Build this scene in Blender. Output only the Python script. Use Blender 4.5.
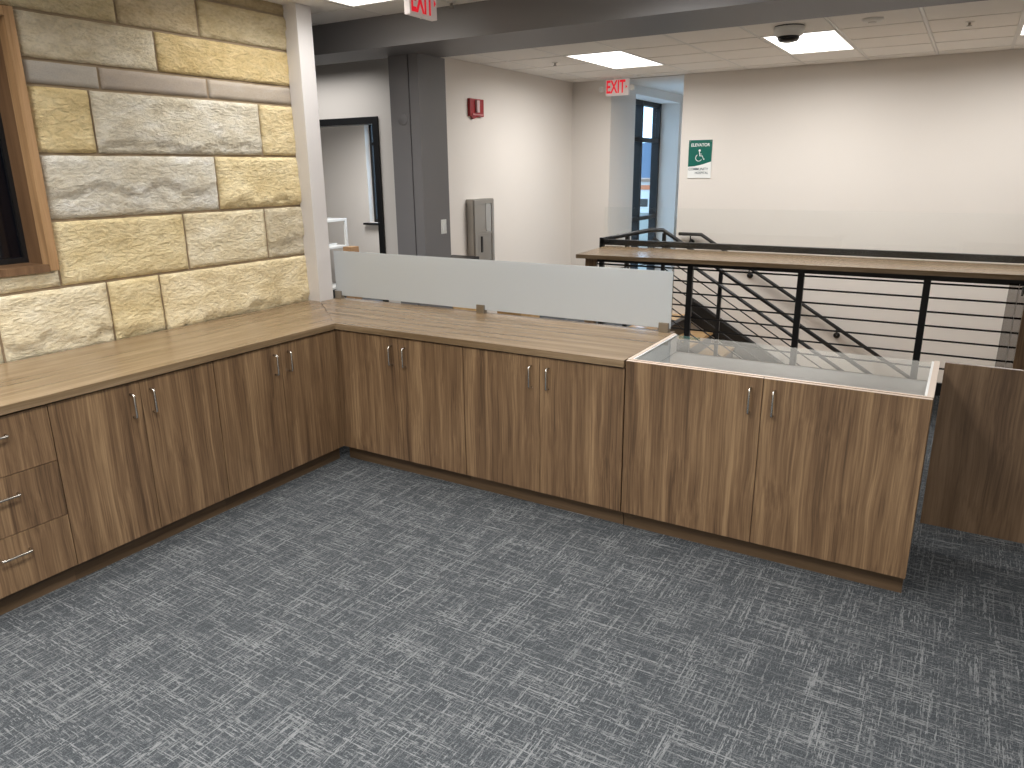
import bpy, bmesh, math, random
from mathutils import Vector, Matrix, noise
random.seed(7)
PI = math.pi
for o in list(bpy.data.objects): bpy.data.objects.remove(o)
C = bpy.context.scene.collection
S = bpy.context.scene

# ------------------------------------------------------------------ camera
cam_d = bpy.data.cameras.new('camera'); cam = bpy.data.objects.new('camera', cam_d); C.objects.link(cam)
cam.location = (3.28954, -3.30145, 1.82253)
cam.rotation_euler = (math.radians(73.752), math.radians(0.623), math.radians(31.045))
cam_d.sensor_width = 36; cam_d.lens = 738.82 / 1024 * 36
cam_d.clip_start = .05; cam_d.clip_end = 400
S.camera = cam

# ------------------------------------------------------------------ world + exposure
S.view_settings.view_transform = 'Standard'; S.view_settings.look = 'None'
S.view_settings.gamma = 1; S.view_settings.use_curve_mapping = False
S.view_settings.exposure = 0.0
W = bpy.data.worlds.new('sky'); S.world = W; W.use_nodes = True
nt = W.node_tree; nt.nodes.clear()
wo = nt.nodes.new('ShaderNodeOutputWorld'); wb = nt.nodes.new('ShaderNodeBackground')
wb.inputs[0].default_value = (.46, .70, 1, 1); wb.inputs[1].default_value = 3.6
nt.links.new(wb.outputs[0], wo.inputs[0])

LIGHT_COL = (1.0, .983, .965)
def area_lamp(x, y, z, sx, sy, power, spread=150, name='troffer_or_fill'):
    d = bpy.data.lights.new(name, 'AREA'); d.shape = 'RECTANGLE'; d.size = sx; d.size_y = sy
    d.energy = power; d.color = LIGHT_COL; d.spread = math.radians(spread)
    o = bpy.data.objects.new(name, d); C.objects.link(o); o.location = (x, y, z)
    return o
G = .627
far_lights = [(-.0115, 4.30), (1.8695, 4.30), (3.7505, 4.30)]
near_lights = [(-.135, .225, 13), (1.75, .225, 24), (-.135, -2.28, 24), (1.75, -2.28, 48), (3.63, -2.28, 44),
               (1.75, -4.79, 44), (3.63, -4.79, 40), (-.135, -4.79, 24)]
for x, y in far_lights: area_lamp(x, y, 2.862, .56, 1.19, 37, 172)
for x, y, p in near_lights: area_lamp(x, y, 2.862, .56, 1.19, p, 150)
area_lamp(-3.6, 4.0, 2.86, .56, 1.19, 58)
area_lamp(-2.6, .4, 2.86, .56, 1.19, 40)  # added fill without a fixture, brightens the hall left of the column
area_lamp(-2.3, 1.98, 2.86, 1.19, .3, 12)  # added fill hidden behind the beam, brightens the doorway wall
area_lamp(.05, 8.4, 2.86, .25, 1.0, 2)
area_lamp(2.4, 4.6, -1.0, 2.4, .5, 30, name='lower_lamp')

# ------------------------------------------------------------------ materials
def lin(c):
    return tuple(((v/255)/12.92 if v/255 <= .04045 else ((v/255+.055)/1.055)**2.4) for v in c) + (1,)
def mat(name):
    m = bpy.data.materials.new(name); m.use_nodes = True
    return m, m.node_tree, m.node_tree.nodes['Principled BSDF']
def N(t, k, **kw):
    n = t.nodes.new(k)
    for a, v in kw.items(): setattr(n, a, v)
    return n
def plain(name, col, rough=.5, metal=0, spec=.5, bump=0, bscale=200, emit=None, estr=1, var=.03):
    m, t, p = mat(name)
    p.inputs['Roughness'].default_value = rough; p.inputs['Metallic'].default_value = metal
    p.inputs['Specular IOR Level'].default_value = spec
    tc = N(t, 'ShaderNodeTexCoord'); nz = N(t, 'ShaderNodeTexNoise'); nz.inputs['Scale'].default_value = 3; nz.inputs['Detail'].default_value = 4
    t.links.new(tc.outputs['Object'], nz.inputs['Vector'])
    mx = N(t, 'ShaderNodeMix', data_type='RGBA'); c = lin(col)
    mx.inputs[6].default_value = tuple(v*(1-var) for v in c[:3])+(1,); mx.inputs[7].default_value = tuple(min(1, v*(1+var)) for v in c[:3])+(1,)
    t.links.new(nz.outputs[0], mx.inputs[0]); t.links.new(mx.outputs[2], p.inputs['Base Color'])
    if bump:
        n2 = N(t, 'ShaderNodeTexNoise'); n2.inputs['Scale'].default_value = bscale; n2.inputs['Detail'].default_value = 3
        t.links.new(tc.outputs['Object'], n2.inputs['Vector'])
        b = N(t, 'ShaderNodeBump'); b.inputs['Strength'].default_value = bump; b.inputs['Distance'].default_value = .002
        t.links.new(n2.outputs[0], b.inputs['Height']); t.links.new(b.outputs[0], p.inputs['Normal'])
    if emit:
        p.inputs['Emission Color'].default_value = lin(emit); p.inputs['Emission Strength'].default_value = estr
    return m
def wood(name, axis, dark, mid, light, rough=.38, scale=13, stretch=.055, fine=.35, off=True, spec=.5, warp=.06):
    m, t, p = mat(name); L = t.links.new
    tc = N(t, 'ShaderNodeTexCoord'); oi = N(t, 'ShaderNodeObjectInfo')
    mul = N(t, 'ShaderNodeMath', operation='MULTIPLY'); mul.inputs[1].default_value = 37.0 if off else 0
    L(oi.outputs['Random'], mul.inputs[0])
    add = N(t, 'ShaderNodeVectorMath', operation='ADD'); L(tc.outputs['Object'], add.inputs[0]); L(mul.outputs[0], add.inputs[1])
    # slow warp so the figure wanders
    wn = N(t, 'ShaderNodeTexNoise'); wn.inputs['Scale'].default_value = 1.6; wn.inputs['Detail'].default_value = 2
    mp0 = N(t, 'ShaderNodeMapping'); sc0 = [2.5, 2.5, 2.5]; sc0[axis] = .9; mp0.inputs['Scale'].default_value = sc0
    L(add.outputs[0], mp0.inputs[0]); L(mp0.outputs[0], wn.inputs['Vector'])
    ws = N(t, 'ShaderNodeVectorMath', operation='SCALE'); ws.inputs['Scale'].default_value = warp; L(wn.outputs['Color'], ws.inputs[0])
    a2 = N(t, 'ShaderNodeVectorMath', operation='ADD'); L(add.outputs[0], a2.inputs[0]); L(ws.outputs[0], a2.inputs[1])
    def streak(s, st, det, ro=.55):
        mp = N(t, 'ShaderNodeMapping'); sc = [1, 1, 1]; sc[axis] = st; mp.inputs['Scale'].default_value = sc
        L(a2.outputs[0], mp.inputs[0])
        nz = N(t, 'ShaderNodeTexNoise'); nz.inputs['Scale'].default_value = s; nz.inputs['Detail'].default_value = det; nz.inputs['Roughness'].default_value = ro
        L(mp.outputs[0], nz.inputs['Vector']); return nz.outputs[0]
    A = streak(scale, stretch, 3); B = streak(scale*7, stretch*.45, 4, .65)
    mx = N(t, 'ShaderNodeMix', data_type='FLOAT'); mx.inputs[0].default_value = fine; L(A, mx.inputs[2]); L(B, mx.inputs[3])
    r = N(t, 'ShaderNodeValToRGB'); e = r.color_ramp.elements
    e[0].position = .36; e[0].color = lin(dark); e[1].position = .64; e[1].color = lin(light)
    k = e.new(.5); k.color = lin(mid)
    L(mx.outputs[0], r.inputs[0]); L(r.outputs[0], p.inputs['Base Color'])
    p.inputs['Roughness'].default_value = rough; p.inputs['Specular IOR Level'].default_value = spec
    b = N(t, 'ShaderNodeBump'); b.inputs['Strength'].default_value = .12; b.inputs['Distance'].default_value = .001
    L(B, b.inputs['Height']); L(b.outputs[0], p.inputs['Normal'])
    return m
def carpet():
    m, t, p = mat('woven_carpet'); L = t.links.new
    tc = N(t, 'ShaderNodeTexCoord')
    def nz(scale, sc, det=2, ro=.5):
        mp = N(t, 'ShaderNodeMapping'); mp.inputs['Scale'].default_value = sc; L(tc.outputs['Object'], mp.inputs[0])
        n = N(t, 'ShaderNodeTexNoise'); n.inputs['Scale'].default_value = scale; n.inputs['Detail'].default_value = det; n.inputs['Roughness'].default_value = ro
        L(mp.outputs[0], n.inputs['Vector']); return n.outputs[0]
    def M(op, a, b):
        n = N(t, 'ShaderNodeMath', operation=op)
        for i, v in enumerate((a, b)):
            if isinstance(v, (int, float)): n.inputs[i].default_value = v
            else: L(v, n.inputs[i])
        return n.outputs[0]
    def ss(v, a, b):
        n = N(t, 'ShaderNodeMapRange'); n.interpolation_type = 'SMOOTHSTEP'
        n.inputs['From Min'].default_value = a; n.inputs['From Max'].default_value = b; L(v, n.inputs['Value']); return n.outputs[0]
    hx = nz(1, (34, 215, 1), 2, .6); hy = nz(1, (215, 34, 1), 2, .6)       # short strands along x / along y
    lx = nz(1, (3.4, 120, 1), 2, .55); ly = nz(1, (120, 3.4, 1), 2, .55)      # long runs that line them up
    sx = ss(M('ADD', hx, M('MULTIPLY', M('SUBTRACT', lx, .5), 1.0)), .50, .68)
    sy = ss(M('ADD', hy, M('MULTIPLY', M('SUBTRACT', ly, .5), 1.0)), .50, .68)
    pat = nz(1, (4, 16, 1), 3, .6); pat2 = nz(1, (16, 4, 1), 3, .6)
    st = M('MAXIMUM', M('MULTIPLY', sx, M('ADD', .30, M('MULTIPLY', ss(pat, .36, .62), .8))), M('MULTIPLY', sy, M('ADD', .25, M('MULTIPLY', ss(pat2, .36, .62), .8))))
    fl = nz(1, (230, 230, 1), 2, .6)
    mx = N(t, 'ShaderNodeMix', data_type='RGBA'); L(M('ADD', M('MULTIPLY', st, .60), M('MULTIPLY', M('SUBTRACT', fl, .45), .75)), mx.inputs[0])
    mx.inputs[6].default_value = lin((58, 62, 66)); mx.inputs[7].default_value = lin((148, 150, 151))
    L(mx.outputs[2], p.inputs['Base Color']); p.inputs['Roughness'].default_value = .95; p.inputs['Specular IOR Level'].default_value = .15
    b = N(t, 'ShaderNodeBump'); b.inputs['Strength'].default_value = .5; b.inputs['Distance'].default_value = .003
    L(M('ADD', fl, st), b.inputs['Height']); L(b.outputs[0], p.inputs['Normal'])
    return m
def stone_mat(name, fine=False):
    m, t, p = mat(name); L = t.links.new
    tc = N(t, 'ShaderNodeTexCoord'); oi = N(t, 'ShaderNodeObjectInfo')
    n1 = N(t, 'ShaderNodeTexNoise'); n1.inputs['Scale'].default_value = 4.5; n1.inputs['Detail'].default_value = 8; n1.inputs['Roughness'].default_value = .62
    n2 = N(t, 'ShaderNodeTexNoise'); n2.inputs['Scale'].default_value = 160 if fine else 38; n2.inputs['Detail'].default_value = 6
    mp = N(t, 'ShaderNodeMapping'); mp.inputs['Scale'].default_value = (1, 1, 2.0); mp.inputs['Rotation'].default_value = (.5, 0, 0)
    L(tc.outputs['Object'], mp.inputs[0])
    for n in (n1, n2): L(mp.outputs[0], n.inputs['Vector'])
    r = N(t, 'ShaderNodeValToRGB'); e = r.color_ramp.elements
    e[0].position = .34; e[0].color = (.88, .82, .72, 1) if not fine else (.9, .9, .9, 1)
    e[1].position = .64; e[1].color = (1.12, 1.12, 1.15, 1) if not fine else (1.05, 1.05, 1.05, 1)
    k = e.new(.5); k.color = (1, .97, .92, 1)
    L(n1.outputs[0], r.inputs[0])
    mu = N(t, 'ShaderNodeMix', data_type='RGBA', blend_type='MULTIPLY'); mu.inputs[0].default_value = 1
    L(oi.outputs['Color'], mu.inputs[6]); L(r.outputs[0], mu.inputs[7])
    STONECOL = mu.outputs[2]; p.inputs['Roughness'].default_value = .9; p.inputs['Specular IOR Level'].default_value = .2
    b = N(t, 'ShaderNodeBump'); b.inputs['Strength'].default_value = .5 if fine else 1.0; b.inputs['Distance'].default_value = .002 if fine else .024
    n3 = N(t, 'ShaderNodeTexNoise'); n3.inputs['Scale'].default_value = 19; n3.inputs['Detail'].default_value = 7; n3.inputs['Roughness'].default_value = .68; n3.inputs['Distortion'].default_value = .6
    L(mp.outputs[0], n3.inputs['Vector']); hm = N(t, 'ShaderNodeMix', data_type='FLOAT'); hm.inputs[0].default_value = 0.0 if fine else .65; L(n2.outputs[0], hm.inputs[2]); L(n3.outputs[0], hm.inputs[3])
    L(hm.outputs[0], b.inputs['Height'])
    # relief shade put into the colour: chisel hollows darkened
    shade_ = N(t, 'ShaderNodeMapRange'); shade_.inputs['From Min'].default_value = .34; shade_.inputs['From Max'].default_value = .56; shade_.inputs['To Min'].default_value = .90 if fine else .80; shade_.inputs['To Max'].default_value = 1.04
    L(hm.outputs[0], shade_.inputs[0]); m4 = N(t, 'ShaderNodeMix', data_type='RGBA', blend_type='MULTIPLY'); m4.inputs[0].default_value = 1
    L(STONECOL, m4.inputs[6]); L(shade_.outputs[0], m4.inputs[7]); L(m4.outputs[2], p.inputs['Base Color']); L(b.outputs[0], p.inputs['Normal'])
    return m
def glass(name, tint, alpha, rough=.02):
    m, t, p = mat(name); t.nodes.remove(p); L = t.links.new
    tr = N(t, 'ShaderNodeBsdfTransparent'); gl = N(t, 'ShaderNodeBsdfGlossy'); mx = N(t, 'ShaderNodeMixShader')
    tr.inputs[0].default_value = tint; gl.inputs['Roughness'].default_value = rough; gl.inputs[0].default_value = (.9, .95, .97, 1)
    fr = N(t, 'ShaderNodeFresnel'); fr.inputs[0].default_value = 1.45
    ml = N(t, 'ShaderNodeMath', operation='MULTIPLY', use_clamp=True); ml.inputs[1].default_value = alpha; L(fr.outputs[0], ml.inputs[0])
    gm = N(t, 'ShaderNodeNewGeometry'); iv = N(t, 'ShaderNodeMath', operation='SUBTRACT'); iv.inputs[0].default_value = 1; L(gm.outputs['Backfacing'], iv.inputs[1])
    m3 = N(t, 'ShaderNodeMath', operation='MULTIPLY'); L(ml.outputs[0], m3.inputs[0]); L(iv.outputs[0], m3.inputs[1])   # both faces' mirror taken on the front one
    L(m3.outputs[0], mx.inputs[0]); L(tr.outputs[0], mx.inputs[1]); L(gl.outputs[0], mx.inputs[2])
    L(mx.outputs[0], t.nodes['Material Output'].inputs[0])
    return m
def frosted():
    m, t, p = mat('frosted_glass'); t.nodes.remove(p); L = t.links.new
    d = N(t, 'ShaderNodeBsdfDiffuse'); d.inputs[0].default_value = lin((228, 232, 233))
    tl = N(t, 'ShaderNodeBsdfTranslucent'); tl.inputs[0].default_value = lin((240, 244, 246))
    g = N(t, 'ShaderNodeBsdfGlossy'); g.inputs['Roughness'].default_value = .22; g.inputs[0].default_value = (.95, .97, 1, 1)
    m1 = N(t, 'ShaderNodeMixShader'); m1.inputs[0].default_value = .5; L(d.outputs[0], m1.inputs[1]); L(tl.outputs[0], m1.inputs[2])
    fr = N(t, 'ShaderNodeFresnel'); fr.inputs[0].default_value = 1.5
    m2 = N(t, 'ShaderNodeMixShader'); L(fr.outputs[0], m2.inputs[0]); L(m1.outputs[0], m2.inputs[1]); L(g.outputs[0], m2.inputs[2])
    L(m2.outputs[0], t.nodes['Material Output'].inputs[0]); return m

M = {}
M['door'] = wood('walnut_laminate', 2, (84, 64, 46), (122, 96, 70), (157, 129, 96), scale=19, stretch=.035, fine=.5, warp=.05)
M['kick'] = wood('walnut_kick', 0, (72, 56, 40), (88, 70, 50), (100, 80, 60))
M['kicky'] = wood('walnut_kick_side', 1, (70, 52, 34), (92, 70, 48), (110, 86, 62))
M['topx'] = wood('worktop_laminate', 0, (110, 90, 66), (131, 110, 84), (150, 129, 102), rough=.24, scale=20, stretch=.045, fine=.4, warp=.04)
M['topy'] = wood('worktop_laminate_left', 1, (110, 90, 66), (131, 110, 84), (150, 129, 102), rough=.24, scale=20, stretch=.045, fine=.4, warp=.04)
M['edge'] = wood('laminate_edge', 0, (112, 92, 70), (128, 106, 84), (142, 120, 98), rough=.4)
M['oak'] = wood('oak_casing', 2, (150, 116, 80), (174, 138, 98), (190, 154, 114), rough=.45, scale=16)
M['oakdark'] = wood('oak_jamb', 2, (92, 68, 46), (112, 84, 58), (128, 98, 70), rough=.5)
M['tan'] = wood('light_wood_panel', 0, (190, 150, 98), (208, 170, 118), (220, 184, 134), rough=.45)
M['floortan'] = wood('vinyl_plank', 0, (176, 142, 100), (200, 166, 122), (214, 184, 140), rough=.18, scale=8)
M['carpet'] = carpet()
M['stone'] = stone_mat('split_limestone'); M['stonef'] = stone_mat('smooth_limestone', True)
M['mortar'] = plain('mortar', (150, 132, 108), .95, bump=.3)
M['wall'] = plain('painted_wall', (226, 220, 213), .85, spec=.25, bump=.08, bscale=350, var=.01)
M['post'] = plain('painted_wall_end', (214, 210, 208), .6, spec=.4, var=.01)
M['charcoal'] = plain('charcoal_paint', (121, 119, 120), .5, bump=.05, var=.02)
M['tile'] = plain('ceiling_tile', (240, 237, 232), .95, spec=.1, bump=.5, bscale=260, var=.03)
M['grid'] = plain('ceiling_grid', (222, 220, 216), .5)
M['plenum'] = plain('ceiling_shadow_gap', (90, 86, 82), .9)
M['white'] = plain('white_plastic', (232, 232, 228), .4)
M['melamine'] = plain('white_melamine', (236, 236, 234), .35)
M['black'] = plain('black_steel', (26, 26, 27), .38, var=.1)
M['blackp'] = plain('black_plastic', (20, 20, 22), .45)
M['chrome'] = plain('brushed_nickel', (212, 208, 200), .25, metal=1)
M['alu'] = plain('brushed_aluminium', (170, 166, 160), .38, metal=.85, bump=.15, bscale=120)
M['clamp'] = plain('satin_clamp', (160, 152, 140), .35, metal=.9)
M['red'] = plain('red_plastic', (150, 14, 24), .35)
M['exitred'] = plain('exit_red', (215, 20, 40), .4, emit=(235, 30, 50), estr=.6)
M['exitwhite'] = plain('exit_face', (236, 226, 222), .4, emit=(255, 240, 236), estr=.10)
M['diffuser'] = plain('lamp_diffuser', (255, 255, 255), .5, emit=(255, 252, 246), estr=3.0)
M['green'] = plain('sign_green', (22, 100, 88), .3)
M['signwhite'] = plain('sign_white', (236, 238, 236), .3)
M['ink'] = plain('sign_ink', (60, 80, 90), .5)
M['mat'] = plain('dark_entry_mat', (84, 74, 62), .9, bump=.4)
M['darkpane'] = plain('dark_screen', (10, 12, 20), .12)
M['card'] = plain('cardboard', (176, 136, 96), .85)
M['frost'] = frosted()
M['clear'] = glass('clear_glass', (.985, .99, .987, 1), 1.6)
M['casetop'] = glass('case_top_glass', (.98, .98, .98, 1), 1.35)
M['smoke'] = glass('smoked_edge_glass', (.62, .61, .60, 1), .8)
M['asphalt'] = plain('outdoor_ground', (120, 124, 116), .95)
M['deck'] = plain('grey_deck', (128, 126, 122), .5)
M['edgeband'] = plain('pale_edge_band', (214, 196, 180), .4)

# ------------------------------------------------------------------ mesh helpers
class MB:
    def __init__(s): s.v = []; s.f = []; s.sm = False
    def box(s, x0, x1, y0, y1, z0, z1):
        b = len(s.v); s.v += [(x, y, z) for z in (z0, z1) for y in (y0, y1) for x in (x0, x1)]
        s.f += [tuple(b+i for i in q) for q in ((0,2,3,1),(4,5,7,6),(0,1,5,4),(2,6,7,3),(0,4,6,2),(1,3,7,5))]; return s
    def prism(s, poly, a0, a1, axis):
        """poly: 2D outline in the two other axes (ordered), extruded along axis"""
        def P(u, w, a): return {0: (a, u, w), 1: (u, a, w), 2: (u, w, a)}[axis]
        b = len(s.v); n = len(poly)
        s.v += [P(u, w, a0) for u, w in poly] + [P(u, w, a1) for u, w in poly]
        s.f += [tuple(range(b+n-1, b-1, -1)), tuple(range(b+n, b+2*n))]
        s.f += [(b+i, b+(i+1) % n, b+n+(i+1) % n, b+n+i) for i in range(n)]; return s
    def tube(s, pts, r, n=8, cap=True):
        pts = [Vector(p) for p in pts]; rings = []
        prev = None
        for i, p in enumerate(pts):
            if i == 0: d = pts[1]-p
            elif i == len(pts)-1: d = p-pts[i-1]
            else: d = (pts[i+1]-p).normalized()+(p-pts[i-1]).normalized()
            d.normalize()
            if prev is None:
                u = d.orthogonal().normalized()
            else:
                u = (prev - d*prev.dot(d)).normalized()
            prev = u; w = d.cross(u)
            k = 1.0
            if 0 < i < len(pts)-1:
                c = (pts[i+1]-p).normalized().dot((p-pts[i-1]).normalized()); k = 1/max(.5, math.sqrt((1+c)/2))
            b = len(s.v); s.v += [tuple(p + (u*math.cos(2*PI*j/n)+w*math.sin(2*PI*j/n))*r*(1+(k-1)*.5)) for j in range(n)]
            rings.append(b)
        for a, b in zip(rings, rings[1:]):
            s.f += [(a+j, a+(j+1) % n, b+(j+1) % n, b+j) for j in range(n)]
        if cap:
            s.f += [tuple(rings[0]+j for j in reversed(range(n))), tuple(rings[-1]+j for j in range(n))]
        s.sm = True; return s
    def lathe(s, prof, c, n=24, axis=2):
        b = len(s.v)
        for r, h in prof:
            for j in range(n):
                a = 2*PI*j/n; q = (r*math.cos(a), r*math.sin(a), h)
                if axis == 1: q = (q[0], q[2], q[1])
                if axis == 0: q = (q[2], q[0], q[1])
                s.v.append((c[0]+q[0], c[1]+q[1], c[2]+q[2]))
        for i in range(len(prof)-1):
            s.f += [(b+i*n+j, b+i*n+(j+1) % n, b+(i+1)*n+(j+1) % n, b+(i+1)*n+j) for j in range(n)]
        s.f += [tuple(b+j for j in reversed(range(n))), tuple(b+(len(prof)-1)*n+j for j in range(n))]
        s.sm = True; return s
    def build(s, name, m, parent=None, bevel=0, origin=None):
        me = bpy.data.meshes.new(name)
        off = Vector((0, 0, 0))
        o = bpy.data.objects.new(name, me)
        if parent is not None: off = Vector(parent.get('_base', (0, 0, 0)))
        base = Vector(origin) if origin else None
        if parent is None and base is not None: off = base
        me.from_pydata([tuple(Vector(v)-off) for v in s.v], [], s.f); me.update()
        bm = bmesh.new(); bm.from_mesh(me); bmesh.ops.recalc_face_normals(bm, faces=bm.faces)
        if bevel: bmesh.ops.bevel(bm, geom=list(bm.edges), offset=bevel, segments=2, affect='EDGES', clamp_overlap=True, profile=.6)
        bm.to_mesh(me); bm.free()
        if s.sm:
            for p_ in me.polygons: p_.use_smooth = len(p_.vertices) <= 4
        me.materials.append(m); C.objects.link(o)
        if parent is not None: o.parent = parent; o['_base'] = tuple(off)
        if parent is None and base is not None: o.location = base
        if parent is None and base is None: o['_base'] = (0, 0, 0)
        return o
def box(name, m, x0, x1, y0, y1, z0, z1, parent=None, bevel=0, origin=None):
    return MB().box(x0, x1, y0, y1, z0, z1).build(name, m, parent, bevel, origin)
def thing(name, label, cat, loc=(0, 0, 0), group=None, local=False):
    o = bpy.data.objects.new(name, None); C.objects.link(o); o.empty_display_size = .1
    o.location = loc; o['label'] = label; o['category'] = cat
    o['_base'] = (0, 0, 0) if local else tuple(loc)
    if group: o['group'] = group
    return o
def tag(o, label, cat, group=None, kind=None):
    o['label'] = label; o['category'] = cat
    if group: o['group'] = group
    if kind: o['kind'] = kind
    return o
def struct(o, label=None, cat=None):
    o['kind'] = 'structure'
    if label: o['label'] = label; o['category'] = cat
    return o
def copy_tree(o, parent=None):
    c = o.copy(); C.objects.link(c)
    if parent is not None: c.parent = parent
    for ch in [k for k in bpy.data.objects if k.parent == o]: copy_tree(ch, c)
    return c
def text_mesh(name, txt, size, m, parent, loc, rot, extrude=.0008, bold=.0, xs=1.0, align='CENTER'):
    cu = bpy.data.curves.new(name, 'FONT'); cu.body = txt; cu.size = size; cu.extrude = extrude; cu.offset = bold
    cu.align_x = align; cu.align_y = 'CENTER'
    tmp = bpy.data.objects.new('tmp', cu); C.objects.link(tmp)
    bpy.context.view_layer.update()
    me = bpy.data.meshes.new_from_object(tmp.evaluated_get(bpy.context.evaluated_depsgraph_get()))
    bpy.data.objects.remove(tmp)
    o = bpy.data.objects.new(name, me); C.objects.link(o); me.materials.clear(); me.materials.append(m)
    Mx = Matrix.Translation(Vector(loc)-Vector(parent['_base'])) @ rot.to_4x4() @ Matrix.Diagonal((xs, 1, 1, 1))
    me.transform(Mx); o.parent = parent; return o
RY = Matrix(((1, 0, 0), (0, 0, -1), (0, 1, 0)))     # text facing -Y
RX = Matrix(((0, 0, 1), (1, 0, 0), (0, 1, 0)))      # text facing +X

# ------------------------------------------------------------------ levels
H = .914; TH = .036; ZC = 2.88; WX = -.765; YB = 5.85; YF = 3.43; XA = -1.295

# ================================================================== SETTING
fl = MB(); fl.box(-6.5, 6.5, -6.5, YF, -.12, 0); fl.box(-6.5, .0, YF, YB, -.12, 0)
floor = struct(fl.build('floor', M['carpet']), 'grey carpet floor woven with pale crosshatched strands', 'floor')
# planks of the landing and corridor behind the stair head
lf = MB(); lf.box(.0, .44, 4.78, YB, -.12, 0); lf.box(-.754, .18, YB, 10.2, -.12, 0)
landing = struct(lf.build('trim_1', M['mortar']), 'landing slab at the stair head and corridor', 'floor')
pk = 0
for iy in range(25):
    y0 = 4.8 + iy*.22
    if y0 > 10: break
    segs = [(.012, .43)] if y0 < YB-.05 else [(-.75, -.30), (-.30, .176)]
    for a, b in segs:
        box('floor_plank', M['floortan'], a+.001, b-.001, y0+.001, min(y0+.219, 10.2), -.002, .004, landing)
cl = MB(); cl.box(-6.5, 6.5, -6.5, 1.22, 2.90, 2.98); cl.box(-6.5, 6.5, 1.22, YB, 2.90, 2.98); cl.box(-.754, .18, YB, 10.2, 2.90, 2.98)
ceiling = struct(cl.build('ceiling', M['plenum']), 'suspended ceiling of square acoustic tiles in a thin grid', 'ceiling')
box('ceiling_panel', M['wall'], -.754, .18, YB+.15, 10.2, 2.885, 2.899, ceiling)
tile_me = {}
def tile(x, y, sx=G, sy=G):
    key = (round(sx, 3), round(sy, 3))
    if key not in tile_me:
        t_ = MB(); e = .014; r = .012
        # tegular tile: face drops below the flange
        t_.box(-sx/2+.009, sx/2-.009, -sy/2+.009, sy/2-.009, .004, .014); t_.box(-sx/2+.016, sx/2-.016, -sy/2+.017, sy/2-.017, -.004, .004)
        o = t_.build('ceiling_tile', M['tile'], ceiling); tile_me[key] = o.data
    else:
        o = bpy.data.objects.new('ceiling_tile', tile_me[key]); C.objects.link(o); o.parent = ceiling
    o.location = (x, y, ZC)
def troffer(x, y, label):
    t_ = thing('ceiling_light', label, 'ceiling light', (x, y, ZC), 'recessed ceiling troffers')
    f = MB(); a, b, w = G/2-.008, G-.008, .022
    for bx in ((-a, a, -b, -b+w), (-a, a, b-w, b), (-a, -a+w, -b+w, b-w), (a-w, a, -b+w, b-w)): f.box(x+bx[0], x+bx[1], y+bx[2], y+bx[3], ZC-.006, ZC+.012)
    f.build('frame', M['grid'], t_)
    box('diffuser', M['diffuser'], x-a+w, x+a-w, y-b+w, y+b-w, ZC-.001, ZC+.008, t_)
# far room grid
gx0 = -.325; gy0 = 4.925
lit = set()
for (lx, ly) in far_lights:
    lit.add((round((lx-gx0)/G-.5), 0)); lit.add((round((lx-gx0)/G-.5), 1))
gb = MB()
for i in range(-2, 9):
    x = gx0+i*G
    gb.box(x-.012, x+.012, 1.80, YB, ZC-.003, ZC+.014)
for j in range(-5, 3):
    pass
for k in range(-2, 6):
    y = gy0-k*G
    if 1.8 < y < YB: gb.box(XA, 6.5, y-.008, y+.008, ZC+.003, ZC+.0135)
gb.box(XA, 6.5, YB-.02, YB, ZC-.003, ZC+.012); gb.box(XA, XA+.02, 2.62, YB-.02, ZC-.003, ZC+.012)
gb.build('grid_runners', M['grid'], ceiling)
for i in range(-2, 9):
    for k in range(-2, 6):       # row k spans y from gy0-(k+1)G to gy0-kG
        if (i, k) in lit: continue
        x = gx0+(i+.5)*G; yy = gy0-(k+.5)*G
        ya, yb_ = max(1.80, yy-G/2), min(YB-.005, yy+G/2); xa, xb = max(XA, x-G/2), x+G/2
        if yb_-ya < .06 or xb-xa < .06: continue
        tile((xa+xb)/2, (ya+yb_)/2, xb-xa, yb_-ya)
for lx, ly in far_lights: pass
for (lx, ly), lb in zip(far_lights, ('square-edged ceiling light nearest the white corner, above the far exit sign', 'bright ceiling light right behind the dome camera', 'ceiling light cut off by the right edge of the photo')):
    troffer(lx, gy0-G, lb)
# near room grid
nx0 = -.449; ny0 = .852
gb = MB()
for i in range(-2, 6): gb.box(nx0+i*G-.012, nx0+i*G+.012, -3.0, 1.17, ZC-.003, ZC+.014)
for k in range(-6, 2):
    gb.box(-1.8, 3.3, ny0+k*G-.008, ny0+k*G+.008, ZC+.003, ZC+.0135)
gb.build('grid_runners', M['grid'], ceiling)
nl = {}
for (x, y, p_) in near_lights:
    if y > -3: nl[(round((x-nx0)/G-.5), round((y-ny0)/G))] = 1
for i in range(-2, 6):
    for k in range(-6, 1):
        x = nx0+(i+.5)*G; y = ny0+(k+.5)*G
        if any(abs(x-lx) < .3 and abs(y-ly) < .65 for lx, ly, _ in near_lights): continue
        tile(x, y)
for n_, (lx, ly, _) in enumerate(near_lights):
    troffer(lx, ly, ('ceiling light at the top edge, left of the hanging exit sign', 'ceiling light over the back-run cabinets, near the beam',
        'ceiling light over the drawer cabinet of the left run', 'ceiling light over the middle of the carpet', 'ceiling light over the carpet, directly above the viewpoint',
        'ceiling light behind the viewpoint, middle of the rear row', 'ceiling light behind the viewpoint, nearest the right wall', 'ceiling light behind the viewpoint, nearest the stone wall')[n_])

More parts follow.
